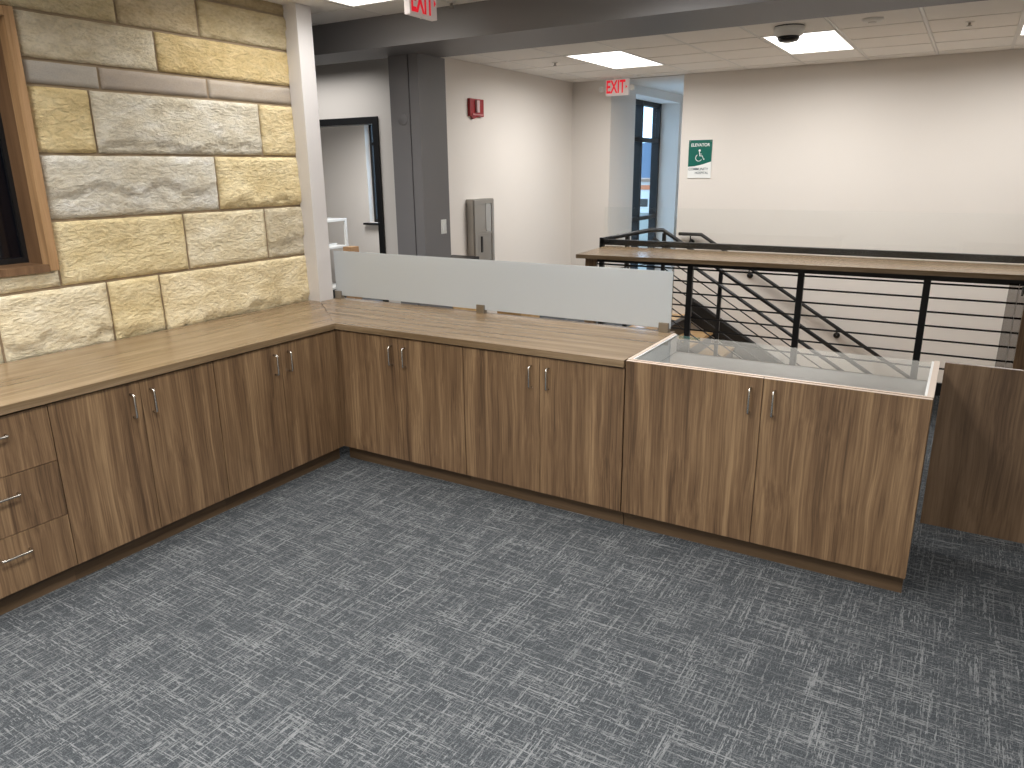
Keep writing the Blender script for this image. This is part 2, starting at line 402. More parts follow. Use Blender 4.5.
# walls
def wall(name, label, boxes, m=None):
    w = MB()
    for b in boxes: w.box(*b)
    return struct(w.build(name, m or M['wall']), label, 'wall')
wall('wall_back', 'pale wall at the back carrying the green elevator sign, behind the stair', [
    (.18, 6.5, YB, YB+.15, -3.6, 2.98), (XA-.15, -.754, YB, YB+.15, 0, 2.98)])
wall('wall_alcove', 'alarm wall left of the white corner, holding the extinguisher cabinet', [(XA-.12, XA, 2.5, YB+.15, 0, 2.98)])
# corridor: left wall with the deep window recess, right wall, end
wall('wall_corridor', 'corridor walls around the tall window behind the opening', [
    (-1.15, -.754, YB+.15, 6.67, 0, 2.98), (-1.15, -.754, 8.47, 10.2, 0, 2.98), (-1.15, -.754, 6.67, 8.47, 2.77, 2.98), (-1.15, -.754, 6.67, 8.47, 0, .08),
    (.18, .33, YB+.15, 10.2, 0, 2.98), (-1.15, .33, 10.2, 10.35, 0, 2.98)])
dw = [(-2.95, -1.70, 2.5, 2.62, 2.32, 2.98), (-1.70, XA-.12, 2.5, 2.62, 0, 2.98), (-6.5, -2.95, 2.5, 2.62, 0, 2.98)]
wall('wall_doorway', 'white wall around the black-framed doorway, left of the charcoal column', dw)
wr = [(-6.5, -4.49, 5.42, 5.57, 0, 2.98), (-3.6, XA-.12, 5.42, 5.57, 0, 2.98), (-4.49, -3.6, 5.42, 5.57, 0, 1.06), (-4.49, -3.6, 5.42, 5.57, 2.52, 2.98)]
wall('wall_side_room', 'grey wall of the side room seen through the black doorway', wr)
wall('wall_left_outer', 'wall closing the left side of the space', [(-6.65, -6.5, -6.5, 5.57, 0, 2.98)])
wall('wall_right', 'wall closing the right side of the space', [(6.5, 6.65, -6.5, YB+.15, -3.6, 2.98)])
wall('wall_front', 'wall behind the camera', [(-6.5, 6.5, -6.65, -6.5, 0, 2.98)])
wall('wall_stairwell', 'walls of the stairwell below floor level', [
    (.0, 6.5, YF-.12, YF, -3.6, -.12), (-.12, .0, YF, YB, -3.6, -.12)])
struct(box('trim_2', M['floortan'], -.12, 6.5, YF-.12, YB, -3.7, -3.6), 'lower level floor under the stair', 'floor')
box('baseboard_back', M['charcoal'], XA, -.754, YB-.012, YB, 0, .1)['kind'] = 'structure'
box('baseboard_alcove', M['charcoal'], XA, XA+.012, 2.65, YB-.012, 0, .1)['kind'] = 'structure'

# stone wall core with the window opening, and wall end post
sw = MB(); XI = WX-.015
for b in ((-1.15, XI, -6.5, -2.9, 0, 2.98), (-1.15, XI, -2.9, -1.20, 0, 1.33), (-1.15, XI, -2.9, -1.20, 2.60, 2.98), (-1.15, XI, -1.20, .565, 0, 2.98)): sw.box(*b)
swall = struct(sw.build('wall_left', M['mortar']), 'split-face limestone wall with recessed mortar joints above the left worktop', 'wall')
def hexc(r, g, b): return lin((r, g, b))
YEL = (230, 215, 174); CRE = (232, 222, 194); WHI = (222, 219, 208); GRY = (178, 173, 166); TAN_ = (202, 190, 158); MIX = (214, 205, 182)
def stone(y0, y1, z0, z1, col, kind='rough', seed=0, crack=None):
    j = .0075; y0 += j; y1 -= j; z0 += j; z1 -= j
    w, h = y1-y0, z1-z0
    nx = max(4, min(50, int(w/.022))); nz_ = max(3, min(16, int(h/.022)))
    v = []; f = []
    off = Vector((seed*7.3, seed*3.1, 0))
    for b in range(nz_+1):
        for a in range(nx+1):
            u = a/nx; q = b/nz_; y = y0+u*w; z = z0+q*h
            e = min(u*w, (1-u)*w, q*h, (1-q)*h)
            if kind == 'fine': d = .004 + .0012*noise.noise(Vector((y*30, z*30, seed)))
            else:
                d = .010 + .007*noise.fractal(Vector((y*5, z*8, seed*2.0)), 1.0, 2.0, 4) + .0045*noise.fractal(Vector((y*26, z*34, seed)), .9, 2.1, 3)
                if crack is not None:
                    zc = crack + .20*noise.noise(Vector((y*5, seed*3.7, 1.0))) + .10*noise.noise(Vector((y*17, seed, 4.0)))
                    if q > zc: d += .016 - .012*min(1, (q-zc)*2)
                    else: d += .012*noise.fractal(Vector((y*13, z*16, seed)), 1.0, 2.0, 3) - .002
            d = d*min(1, .45 + e/.012)
            wob = .0022*noise.noise(Vector((y*22, z*22, seed+9.0))) if e < 1e-6 else 0
            v.append((WX-.012+max(d, -.004), y+wob, z+wob))
    n = nx+1
    for b in range(nz_):
        for a in range(nx): f.append((b*n+a, b*n+a+1, (b+1)*n+a+1, (b+1)*n+a))
    # skirt back into the joint
    rim = [a for a in range(n)] + [b*n+nx for b in range(1, nz_+1)] + [nz_*n+a for a in range(nx-1, -1, -1)] + [b*n for b in range(nz_-1, 0, -1)]
    base = len(v)
    for r in rim: v.append((XI-.002, v[r][1], v[r][2]))
    k = len(rim)
    f += [(rim[i], base+i, base+(i+1) % k, rim[(i+1) % k]) for i in range(k)]
    m_ = MB(); m_.v = v; m_.f = f
    o = m_.build('stone', M['stonef'] if kind == 'fine' else M['stone'], swall)
    for p_ in o.data.polygons: p_.use_smooth = True
    o.color = lin(col)
    o['label'] = None if False else o.name; del o['label']
YR = .562
rows = [
 (.890, 1.246, [(-2.15, -1.53, CRE), (-1.53, -.948, CRE, .25), (-.948, -.626, YEL, .15), (-.626, YR, (234, 220, 184), .12)]),
 (1.246, 1.354, [(-2.9, -1.19, CRE)]),
 (1.246, 1.588, [(-1.19, -.413, YEL), (-.413, .208, CRE), (.208, YR, MIX, .3)]),
 (1.588, 1.920, [(-1.19, -.141, WHI, .45), (-.141, YR, (230, 214, 172), .1)]),
 (1.920, 2.250, [(-1.19, -.877, (226, 208, 162)), (-.877, .246, (218, 213, 198), .18), (.246, YR, (224, 208, 168))]),
 (2.250, 2.370, [(-1.19, -.805, GRY, 'f'), (-.805, -.127, (172, 162, 152), 'f'), (-.127, YR, (176, 166, 154), 'f')]),
 (2.370, 2.592, [(-1.19, -.448, MIX), (-.448, YR, (212, 192, 146))]),
 (2.592, 2.808, [(-2.9, -1.7, TAN_), (-1.7, -.655, TAN_), (-.655, -.143, (196, 182, 154)), (-.143, YR, (196, 182, 150), .7)]),
 (2.808, 2.900, [(-2.9, -1.2, TAN_), (-1.2, -.30, (180, 164, 132)), (-.30, YR, (176, 160, 128))]),
]
sd = 1
for z0, z1, ss_ in rows:
    for s_ in ss_:
        sd += 1; ex = s_[3] if len(s_) > 3 else None
        stone(s_[0], s_[1], z0, z1, s_[2], 'fine' if ex == 'f' else 'rough', sd, ex if isinstance(ex, float) else None)
rr_ = random.Random(3)
for z0, z1 in ((.89, 1.246), (1.246, 1.588), (1.588, 1.92), (1.92, 2.25), (2.25, 2.37), (2.37, 2.592), (2.592, 2.808), (2.808, 2.9)):
    y = -2.9 if z0 > .9 else -2.15
    while y > -5.2:
        w_ = rr_.uniform(.45, 1.05); sd += 1
        stone(y-w_, y, z0, z1, GRY if z1-z0 < .13 and z0 < 2.5 else rr_.choice((YEL, CRE, MIX, WHI)), 'fine' if z1-z0 < .13 else 'rough', sd)
        y -= w_
# post closing the wall end
po = MB(); po.prism([(-1.17, .565), (-.772, .565), (-.772, .530), (-.652, .530), (-.652, .665), (-1.17, .665)], .0, 2.9, 2)
struct(po.build('trim_3', M['post'], bevel=.003), 'light grey painted post capping the end of the stone wall', 'post')

# left window in the stone wall
w1 = thing('window_1', 'oak-cased opening with a dark pane in the stone wall at the left edge', 'window', (WX, -2.05, 1.355)); w1['kind'] = 'structure'
f = MB(); f.box(WX-.05, WX+.022, -1.245, -1.200, 1.340, 2.590); f.box(WX-.05, WX+.022, -2.9, -2.855, 1.340, 2.590); f.box(WX-.05, WX+.022, -2.855, -1.245, 2.545, 2.590)
f.build('casing', M['oak'], w1, .002)
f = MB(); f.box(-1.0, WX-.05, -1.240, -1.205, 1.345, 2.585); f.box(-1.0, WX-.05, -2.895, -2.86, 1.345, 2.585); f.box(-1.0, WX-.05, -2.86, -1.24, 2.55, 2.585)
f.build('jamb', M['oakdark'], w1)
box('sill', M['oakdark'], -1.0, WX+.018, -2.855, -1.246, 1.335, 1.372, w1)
box('pane', M['darkpane'], -.985, -.975, -2.86, -1.24, 1.372, 2.55, w1)
f = MB(); f.box(-.975, -.955, -1.262, -1.24, 1.372, 2.55); f.box(-.975, -.955, -2.86, -1.262, 1.372, 1.40)
f.build('pane_frame', M['blackp'], w1)

# beam and column
bm_ = MB(); bm_.prism([(-6.5, 1.17), (6.5, 1.17), (6.5, 1.82), (-.60, 1.82), (-.60, 1.60), (-6.5, 1.60)], 2.670, 2.93, 2)
struct(bm_.build('trim_4', M['charcoal']), 'charcoal painted ceiling beam crossing the room', 'beam')
cm = MB(); g0, g1 = -.548, -.536
cm.prism([(-.735, 1.532), (g0, 1.532), (g0, 1.552), (g1, 1.552), (g1, 1.532), (-.448, 1.532), (-.448, 1.885), (-.735, 1.885)], 0, 2.67, 2)
col = struct(cm.build('trim_5', M['charcoal']), 'charcoal square column under the beam', 'column')
d_ = MB(); d_.lathe([(.045, -.0), (.045, -.004), (.040, -.008), (.002, -.008)], (-.612, 1.532, 2.205), 28, 1)
tag(d_.build('cover_disc', M['charcoal'], None, origin=(-.612, 1.532, 2.205)), 'round charcoal cover plate high on the front of the column', 'cover plate')
sp = thing('light_switch', 'white wall plate with switch on the right side of the charcoal column', 'switch', (-.448, 1.79, 1.365))
box('plate', M['white'], -.448, -.442, 1.755, 1.825, 1.307, 1.423, sp, .001)
box('rocker', M['signwhite'], -.442, -.437, 1.776, 1.804, 1.335, 1.395, sp, .001)

# door 1: black frame
d1 = thing('door_1', 'black-framed doorway into the grey side room', 'door', (-2.1, 2.5, 0)); d1['kind'] = 'structure'
f = MB()
f.box(-1.765, -1.70, 2.48, 2.63, 0, 2.32); f.box(-2.95, -2.885, 2.48, 2.63, 0, 2.32); f.box(-2.885, -1.765, 2.48, 2.63, 2.255, 2.32)
f.build('door_frame', M['blackp'], d1, .003)

# window 2 in the side room
w2 = thing('window_2', 'narrow black window in the side room, seen through the doorway', 'window', (-4.1, 5.5, 1.06)); w2['kind'] = 'structure'
f = MB()
for b in ((-4.49, -4.45, 1.06, 2.52), (-3.65, -3.60, 1.06, 2.52), (-4.45, -3.65, 1.06, 1.11), (-4.45, -3.65, 2.47, 2.52), (-4.45, -3.65, 2.18, 2.22)): f.box(b[0], b[1], 5.52, 5.57, b[2], b[3])
f.build('window_frame', M['blackp'], w2)
box('pane', M['clear'], -4.45, -3.65, 5.54, 5.546, 1.11, 2.47, w2)
box('sill', M['blackp'], -4.56, -3.56, 5.34, 5.52, 1.03, 1.058, w2)

# window 3: corridor curtain window
w3 = thing('window_3', 'tall black-mullioned window in the corridor, left of the elevator sign', 'window', (-1.1, 7.57, .08)); w3['kind'] = 'structure'
f = MB()
for y in (6.67, 7.66, 8.41): f.box(-1.17, -1.05, y, y+.06, .08, 2.77)
f.build('mullion', M['blackp'], w3)
f = MB()
for z in (.08, 1.03, 2.19, 2.71):
    for a, b in ((6.73, 7.66), (7.72, 8.41)): f.box(-1.165, -1.055, a, b, z, z+.06)
f.build('transom', M['blackp'], w3)
for a, b in ((6.73, 7.66), (7.72, 8.41)):
    for c, d in ((.14, 1.03), (1.09, 2.19), (2.25, 2.71)):
        box('pane', M['clear'], -1.115, -1.109, a, b, c, d, w3)

# ================================================================== CASEWORK
def pull(parent, p0, p1, out):
    """bent-bar pull between p0 and p1 standing off along out (local coords of the thing)"""
    a, b, o_ = Vector(p0), Vector(p1), Vector(out)
    d = (b-a).normalized(); r = .012
    pts = [a, a+o_*.5]
    for k in range(5):
        t_ = k/4*PI/2; pts.append(a + o_.normalized()*(o_.length-r+r*math.sin(t_)) + d*(r-r*math.cos(t_)))
    for k in range(5):
        t_ = k/4*PI/2; pts.append(b + o_.normalized()*(o_.length-r+r*math.cos(t_)) - d*(r-r*math.sin(t_)))
    pts += [b+o_*.5, b]
    o = MB().tube(pts, .0056, 8).build('handle', M['chrome'], parent); return o
TK = .02
def cabinet(name, label, x0, w, doors, ztop=.868, depth=.70, group=None, hz=(.70, .815), topz=None, loc=None, rz=0, drawers=False, wall_depth=None, kick=None):
    """local frame: x along the run, front faces -y, origin front-left on the floor"""
    t_ = thing(name, label, 'cabinet', loc or (0, 0, 0), group, local=True)
    t_.rotation_euler = (0, 0, rz)
    t_['_base'] = (0, 0, 0)
    ct = topz or ztop+.008
    body = MB(); p = .018
    body.box(x0+.001, x0+p, TK, depth, .095, ct); body.box(x0+w-p, x0+w-.001, TK, depth, .095, ct)
    body.box(x0+p, x0+w-p, depth-.012, depth, .095, ct); body.box(x0+p, x0+w-p, TK, depth-.012, .095, .113)
    body.box(x0+p, x0+w-p, TK, TK+.09, ct-p-.03, ct-.03)
    body.build('carcass', M['door'], t_)
    box('toe_kick', kick or M['kick'], x0-.0005, x0+w+.0005, .045, depth-.02, 0, .094, t_)
    g = .0015
    if drawers:
        zs = [.095, .352, .613, ztop]
        for i in range(3):
            d_ = box('drawer_front', M['door'], x0+g, x0+w-g, 0, TK-.001, zs[i]+g, zs[i+1]-g, t_, .0008)
            zc = (.264, .526, .788)[i]
            pull(d_, (x0+w/2-.062, 0, zc), (x0+w/2+.058, 0, zc), (0, -.03, 0))
    else:
        n = len(doors)-1
        for i in range(n):
            a, b = doors[i], doors[i+1]
            d_ = box('door', M['door'], a+g, b-g, 0, TK-.001, .095, ztop, t_, .0008)
            hx = b-.052 if i % 2 == 0 else a+.052
            pull(d_, (hx, 0, hz[0]), (hx, 0, hz[1]), (0, -.03, 0))
    return t_
# back run
bg = 'base cabinets under the back worktop'
cabinet('base_cabinet', 'wood-grain base cabinet of the back run, next to the inner corner', .001, .967, (.001, .500, .967), group=bg)
box('corner_filler', M['door'], -.019, .0022, .0005, .019, .095, .870, [o for o in bpy.data.objects if o.name == 'base_cabinet'][0])
cabinet('base_cabinet', 'wood-grain base cabinet of the back run, left of the glass-topped case', .968, .973, (.969, 1.461, 1.941), group=bg)
# left run: local x -> world +Y, rz=90deg; loc (0,y0,0)
lg = 'base cabinets under the left worktop'
R90 = PI/2
cabinet('base_cabinet', 'wood-grain base cabinet of the left run, in the inner corner', 0, .898, (0, .452, .898), group=lg, loc=(0, -.900, 0), rz=R90, depth=.69)
cabinet('base_cabinet', 'two-door wood-grain base cabinet right of the drawers', 0, .842, (0, .424, .841), group=lg, loc=(0, -1.743, 0), rz=R90, depth=.69)
cabinet('drawer_cabinet', 'wood-grain cabinet with three drawers and bar pulls at the left edge', 0, .478, None, group=lg, loc=(0, -2.222, 0), rz=R90, depth=.69, drawers=True)

# worktop: one thing, two mitred sections
wt = thing('worktop', 'L-shaped wood-grain worktop running under the stone wall and the frosted screen', 'countertop', (0, 0, H-TH))
o_ = .018
MB().prism([(WX+.014, -2.24), (o_, -2.24), (o_, -o_), (-.655, .528), (WX+.014, .528)], H-TH, H, 2).build('worktop_section', M['topy'], wt)
MB().prism([(o_, -o_), (1.941, -o_), (1.941, .735), (-.645, .735), (-.645, .5276)], H-TH, H, 2).build('worktop_section', M['topx'], wt)

# display case
X0, X1 = 1.945, 3.271; ZD = .812
dc = thing('display_case', 'wood-grain display case with recessed grey glass top and white-lined rim', 'display case', (X0, 0, 0))
f = MB(); zt = .912
f.box(X0+.001, X0+.018, .02, .690, .095, zt); f.box(X1-.024, X1-.001, .02, .690, .095, zt); f.box(X0+.018, X1-.024, .672, .690, .095, ZD)
f.box(X0+.018, X1-.024, .02, .034, .80, zt); f.box(X0+.018, X1-.024, .034, .672, .095, .113)
f.build('carcass', M['door'], dc)
f = MB(); f.box(X0+.0, X0+.018, .020, .690, zt, zt+.002); f.box(X1-.024, X1, .020, .690, zt, zt+.002); f.box(X0+.018, X1-.024, .0205, .034, zt, zt+.002)
f.build('rim_edge_band', M['edgeband'], dc)
f = MB(); f.box(X0+.018, X0+.026, .034, .684, ZD, zt-.001); f.box(X1-.034, X1-.024, .034, .684, ZD, zt-.001); f.box(X0+.026, X1-.034, .034, .040, ZD, zt-.002)
f.build('white_liner', M['melamine'], dc)
box('deck', M['deck'], X0+.018, X1-.024, .034, .690, ZD-.018, ZD, dc)
box('back_pane', M['clear'], X0+.026, X1-.034, .684, .690, ZD, .899, dc)
box('glass_top', M['casetop'], X0+.026, X1-.034, .040, .690, .8995, .9055, dc)
box('toe_kick', M['kick'], X0+.001, X1-.008, .045, .66, 0, .094, dc)
for i, (a, b) in enumerate(((X0, 2.606), (2.606, X1))):
    d_ = box('door', M['door'], a+.0015, b-.0015, 0, TK-.001, .095, .909, dc, .0008)
    box('top_edge_band', M['edgeband'], a+.0015, b-.0015, 0.0005, TK-.0015, .909, .9105, d_)
    hx = b-.052 if i == 0 else a+.052
    pull(d_, (hx, 0, .741), (hx, 0, .858), (0, -.03, 0))

# frosted screen with clamps
fs = thing('frosted_screen', 'long low frosted glass screen clamped to the rear of the worktop', 'glass screen', (.63, .70, H))
MB().box(-.648, 1.925, .695, .705, .937, 1.262).build('frosted_pane', M['frost'], fs, .001)
for cx in (-.622, .636, 1.888):
    f = MB(); f.box(cx-.029, cx+.029, .680, .6945, H, .970); f.box(cx-.029, cx+.029, .7055, .720, H, .970); f.box(cx-.029, cx+.029, .6945, .7055, H, .936)
    f.build('clamp', M['clamp'], fs, .001)

# swing gate at the right
gt = thing('swing_gate', 'dark wood-grain gate panel hanging clear of the carpet at the right edge', 'gate', (3.8, .63, 0))
box('gate_panel', wood('walnut_gate', 2, (84, 65, 48), (110, 88, 66), (132, 108, 84), scale=19, stretch=.035, fine=.45), 3.292, 4.20, .620, .645, .098, .926, gt, .001)
box('hinge_post', M['door'], 4.215, 4.30, .60, .69, 0, .926, gt)
for z in (.25, .80): MB().tube([(4.208, .632, z-.04), (4.208, .632, z+.04)], .010, 10).build('hinge', M['chrome'], gt)

# ================================================================== GUARD RAIL + DRINK COUNTER
YR1 = YF+.025
gr = thing('guard_railing', 'black steel guard with thin horizontal rails under the raised counter', 'railing', (2.2, YR1, 0))
for x in (.17, 1.150, 2.128, 3.085, 4.06, 5.04):
    box('post', M['black'], x-.026, x+.026, YR1-.02, YR1+.02, .0, .955, gr, .002)
for k in range(7):
    z = .224+.114*k
    MB().tube([(.14, YR1, z), (5.6, YR1, z)], .0085, 6).build('rail_bar', M['black'], gr)
box('top_plate', M['black'], .12, 5.6, YR1-.045, YR1+.045, .935, .985, gr)
box('toe_plate', M['black'], .0, 5.6, YR1-.012, YR1+.012, .0, .105, gr)
MB().prism([(YR1-.05, .930), (YR1-.22, .930), (YR1-.05, .86)], 3.7145, 3.7265, 0).build('bracket', M['black'], gr)
for x in (.17, 1.15, 2.128, 3.085): MB().prism([(YR1+.02, .955), (YR1+.3, .955), (YR1+.02, .90)], x-.006, x+.006, 0).build('bracket', M['black'], gr)
ct = thing('raised_counter', 'long narrow raised counter with wood-grain top over the black guard', 'counter', (2.5, 3.5, .985))
MB().prism([(.165, 3.04), (5.6, 3.30), (5.6, 3.893), (.10, 3.893)], 1.003, 1.040, 2).build('counter_top', M['topx'], ct, .0015)
box('subframe', M['black'], .26, 5.5, 3.33, 3.78, .9855, 1.0025, ct)
# wood gables
tag(box('gable_panel', M['door'], .19, .30, 3.20, 3.235, 0, .984, origin=(.24, 3.2, 0)), 'narrow wood-grain gable under the left end of the raised counter', 'panel')
tag(box('gable_panel', M['door'], 3.74, 4.7, 3.335, 3.37, 0, .984, origin=(4.2, 3.35, 0)), 'wood-grain end panel under the raised counter at the right edge', 'panel')
sg = thing('side_glass', 'smoked glass strip beside the right end panel of the raised counter', 'glass panel', (3.68, 3.39, 0))
box('glass_strip', M['smoke'], 3.628, 3.745, 3.380, 3.388, .02, .953, sg)
box('edge_seam', M['alu'], 3.690, 3.694, 3.376, 3.3795, .02, .953, sg)
box('floor_channel', M['black'], 3.62, 3.745, 3.374, 3.394, 0, .02, sg)
# glass guard above the counter
gg = thing('glass_guard', 'clear glass panel standing behind the raised counter', 'glass panel', (2.3, 3.885, 1.0))
box('glass_pane', M['clear'], .08, 5.6, 3.870, 3.880, 1.0405, 1.435, gg)
# rear rail on the well edge
rr2 = thing('rear_rail', 'black steel rail along the rear edge of the raised counter', 'railing', (2.3, 3.92, 0))
box('rail_bar', M['black'], .03, 5.6, 3.895, 3.945, 1.048, 1.106, rr2, .006)
box('end_post', M['black'], .018, .062, 3.895, 3.945, .0, 1.12, rr2, .003)
f = MB(); f.box(.0, .07, YF, 3.97, -.02, .0)
f.build('base_plate', M['black'], rr2)

# ================================================================== STAIR
SX = .44; SL = .607
st = thing('staircase', 'tan-treaded stair with black risers going down along the back wall', 'staircase', (SX, 5.3, 0))
tread_w = .28; rise = .17
for k in range(1, 15):
    x = SX+(k-1)*tread_w; z = -rise*k
    box('tread', M['floortan'], x, x+tread_w+.02, 4.84, 5.80, z-.035, z, st)
    box('riser', M['black'], x-.006, x+.006, 4.84, 5.80, z, z+rise-.004, st)
box('nosing', M['black'], SX-.06, SX+.015, 4.78, YB-.03, .004, .010, st)
def slope_plate(y0, y1, za, zb, xa=.43, xb=4.4):
    return MB().prism([(xa, za), (xb, za-SL*(xb-xa)), (xb, zb-SL*(xb-xa)), (xa, zb)], y0, y1, 1)
slope_plate(5.800, 5.840, .235, -.05).build('wall_stringer', M['black'], st)
slope_plate(4.795, 4.835, .02, -.28).build('well_stringer', M['black'], st)
# stair guard: along the landing side (Y direction) then down with the flight
sgd = thing('stair_guard', 'black sloping guard with thin diagonal bars on the open side of the stair', 'railing', (.3, 4.8, 0))
MB().tube([(.045, 3.94, 1.10), (.25, 4.80, 1.142), (.385, 4.80, 1.142), (4.3, 4.80, 1.142-SL*(4.3-.385))], .022, 10).build('top_rail', M['black'], sgd)
MB().tube([(.29, 4.76, 1.052), (4.3, 4.76, 1.052-SL*(4.3-.29))], .019, 10).build('handrail', M['black'], sgd)
for x in (.40, 1.065, 2.75):
    b_ = -SL*(x-.40)
    box('post', M['black'], x-.02, x+.02, 4.785, 4.815, b_-.1, 1.13+b_-(.0 if x > .5 else .02), sgd)
for z5 in (.15, .288, .415, .54, .665, .795):
    MB().tube([(.40, 4.80, z5+.06), (4.3, 4.80, z5+.06-SL*3.9)], .0075, 6).build('rail_bar', M['black'], sgd)
for y in (4.35,): box('post', M['black'], .125, .165, y-.02, y+.02, 0, 1.10, sgd)
for k in range(7):
    MB().tube([(.045, 3.95, .2+.114*k), (.40, 4.80, .22+.114*k)], .006, 6).build('rail_bar', M['black'], sgd)
# wall handrail
wh = thing('wall_handrail', 'black round handrail bracketed to the back wall, sloping down beside the stair', 'handrail', (.3, 5.78, 0))
MB().tube([(.239, 5.78, 1.022), (.52, 5.78, 1.022), (4.4, 5.78, 1.022-SL*(4.4-.52))], .021, 10).build('rail', M['black'], wh)
for x in (.386, 1.13, 2.17, 3.2):
    z = 1.022 - max(0, x-.52)*SL
    f = MB(); f.tube([(x, 5.78, z-.015), (x, 5.79, z-.07), (x, 5.845, z-.10)], .008, 8); f.lathe([(.036, 0), (.036, .010), (.004, .012)][::-1] and [(.036, 5.849-5.849), (.036, -.010), (.012, -.014)], (x, 5.85, z-.10), 18, 1)
    f.build('bracket', M['black'], wh)
tag(box('entry_mat', M['mat'], .06, .37, 4.92, 5.40, .004, .012, origin=(.2, 5.1, .004)), 'dark brown mat on the landing at the head of the stair', 'mat')

# ================================================================== SIGNS, ALARM, FIXTURES
def exit_sign(label, face, loc, grp='illuminated exit signs'):
    x, y, z = loc
    t_ = thing('exit_sign', label, 'exit sign', loc, grp)
    if face == 'x':
        box('housing', M['exitwhite'], x-.045, x, y, y+.27, z, z+.185, t_, .004)
        box('canopy', M['white'], x-.035, x-.01, y+.08, y+.19, z+.185, ZC, t_)
        text_mesh('lettering', 'EXIT', .205, M['exitred'], t_, (x+.001, y+.118, z+.084), RX, .001, .005, .52)
        MB().prism([(y+.240, z+.112), (y+.240, z+.072), (y+.258, z+.092)], x, x+.002, 0).build('arrow', M['exitred'], t_)
        MB().tube([(x-.02, y+.13, z), (x-.02, y+.13, z-.008)], .006, 8).build('test_button', M['white'], t_)
    else:
        box('housing', M['exitwhite'], x, x+.300, y, y+.045, z, z+.185, t_, .004)
        box('canopy', M['white'], x+.10, x+.2, y+.01, y+.035, z+.185, ZC, t_)
        text_mesh('lettering', 'EXIT', .205, M['exitred'], t_, (x+.132, y-.001, z+.093), RY, .001, .004, .60)
        MB().prism([(x+.265, z+.115), (x+.265, z+.075), (x+.285, z+.095)], y-.002, y, 1).build('arrow', M['exitred'], t_)
        for lx, ex in ((x-.06, x+.01), (x+.35, x+.29)):
            MB().lathe([(.028, .0), (.036, .02), (.030, .05), (.014, .06)][::-1], (lx, y-.02, z+.08), 16, 1).build('emergency_lamp', M['white'], t_)
            MB().tube([(lx, y+.03, z+.08), (ex, y+.03, z+.08)], .010, 8).build('lamp_arm', M['white'], t_)
    return t_
exit_sign('white exit sign with red letters hanging from the ceiling before the beam', 'x', (.262, .565, 2.722))
exit_sign('small far exit sign with red letters above the corridor opening', 'y', (-.755, 5.68, 2.672))

al = thing('fire_alarm', 'red fire alarm strobe high on the white wall right of the column', 'alarm', (XA, 3.56, 2.44))
MB().box(XA, XA+.035, 3.435, 3.69, 2.352, 2.525).build('housing', M['red'], al, .004)
MB().box(XA+.035, XA+.060, 3.53, 3.58, 2.39, 2.510).build('strobe_lens', plain('strobe_lens', (216, 190, 190), .2), al, .004)
MB().box(XA+.035, XA+.045, 3.47, 3.66, 2.362, 2.378).build('letter_strip', plain('alarm_grille', (190, 120, 120), .4), al)
MB().prism([(3.47, 2.352), (3.60, 2.352), (3.50, 2.325)], XA, XA+.03, 0).build('sounder_lip', M['red'], al)

ex = thing('extinguisher_cabinet', 'brushed metal fire extinguisher cabinet on the wall right of the column', 'cabinet', (XA, 3.6, .8))
f = MB(); x1 = XA+.09; y0, y1, z0, z1 = 3.36, 3.76, .78, 1.515
f.box(XA, x1, y0, y1, z0, z1); f.build('box', M['alu'], ex, .003)
f = MB()
for b in ((y0+.01, y1-.01, z1-.05, z1-.01), (y0+.01, y1-.01, z0+.01, z0+.05), (y0+.01, y0+.055, z0+.05, z1-.05), (y1-.055, y1-.01, z0+.05, z1-.05), (y0+.055, y1-.055, 1.14, 1.165)): f.box(x1, x1+.012, *b)
dr = f.build('door', M['alu'], ex, .002)
box('window', plain('cabinet_pane', (176, 176, 174), .12, metal=.4), x1+.0005, x1+.004, y0+.24, y1-.055, 1.165, z1-.05, dr)
box('panel', plain('cabinet_panel', (158, 154, 148), .3, metal=.7), x1+.0005, x1+.005, y0+.055, y1-.055, z0+.05, 1.14, dr)
box('slot', M['blackp'], x1+.005, x1+.012, y0+.13, y0+.16, .95, 1.12, dr)

# elevator sign
sx0, sx1, sz0, sz1 = .288, .572, 1.688, 2.128
es = thing('elevator_sign', 'green and white elevator sign with wheelchair symbol on the back wall', 'sign', (.43, YB, 1.9))
ys = YB-.012
box('sign_board', M['signwhite'], sx0, sx1, ys, YB-.002, sz0, sz1, es, .001)
pts = [(sx0, sz1), (sx1, sz1)] + [(sx1-(sx1-sx0)*k/10, 1.880-.058*math.sin((k/10)*PI/2)**1.0) for k in range(11)]
MB().prism(pts[::-1], ys-.0012, ys-.0002, 1).build('green_field', M['green'], es)
cxs = (sx0+sx1)/2
text_mesh('lettering', 'ELEVATOR', .050, M['signwhite'], es, (cxs, ys-.002, 2.070), RY, .0004, .0008, .95)
text_mesh('lettering', 'COMMUNITY', .042, M['ink'], es, (cxs-.012, ys-.0012, 1.792), RY, .0004, .0004, .95)
text_mesh('lettering', 'HOSPITAL', .038, M['ink'], es, (cxs+.030, ys-.0012, 1.748), RY, .0004, .0004, .95)
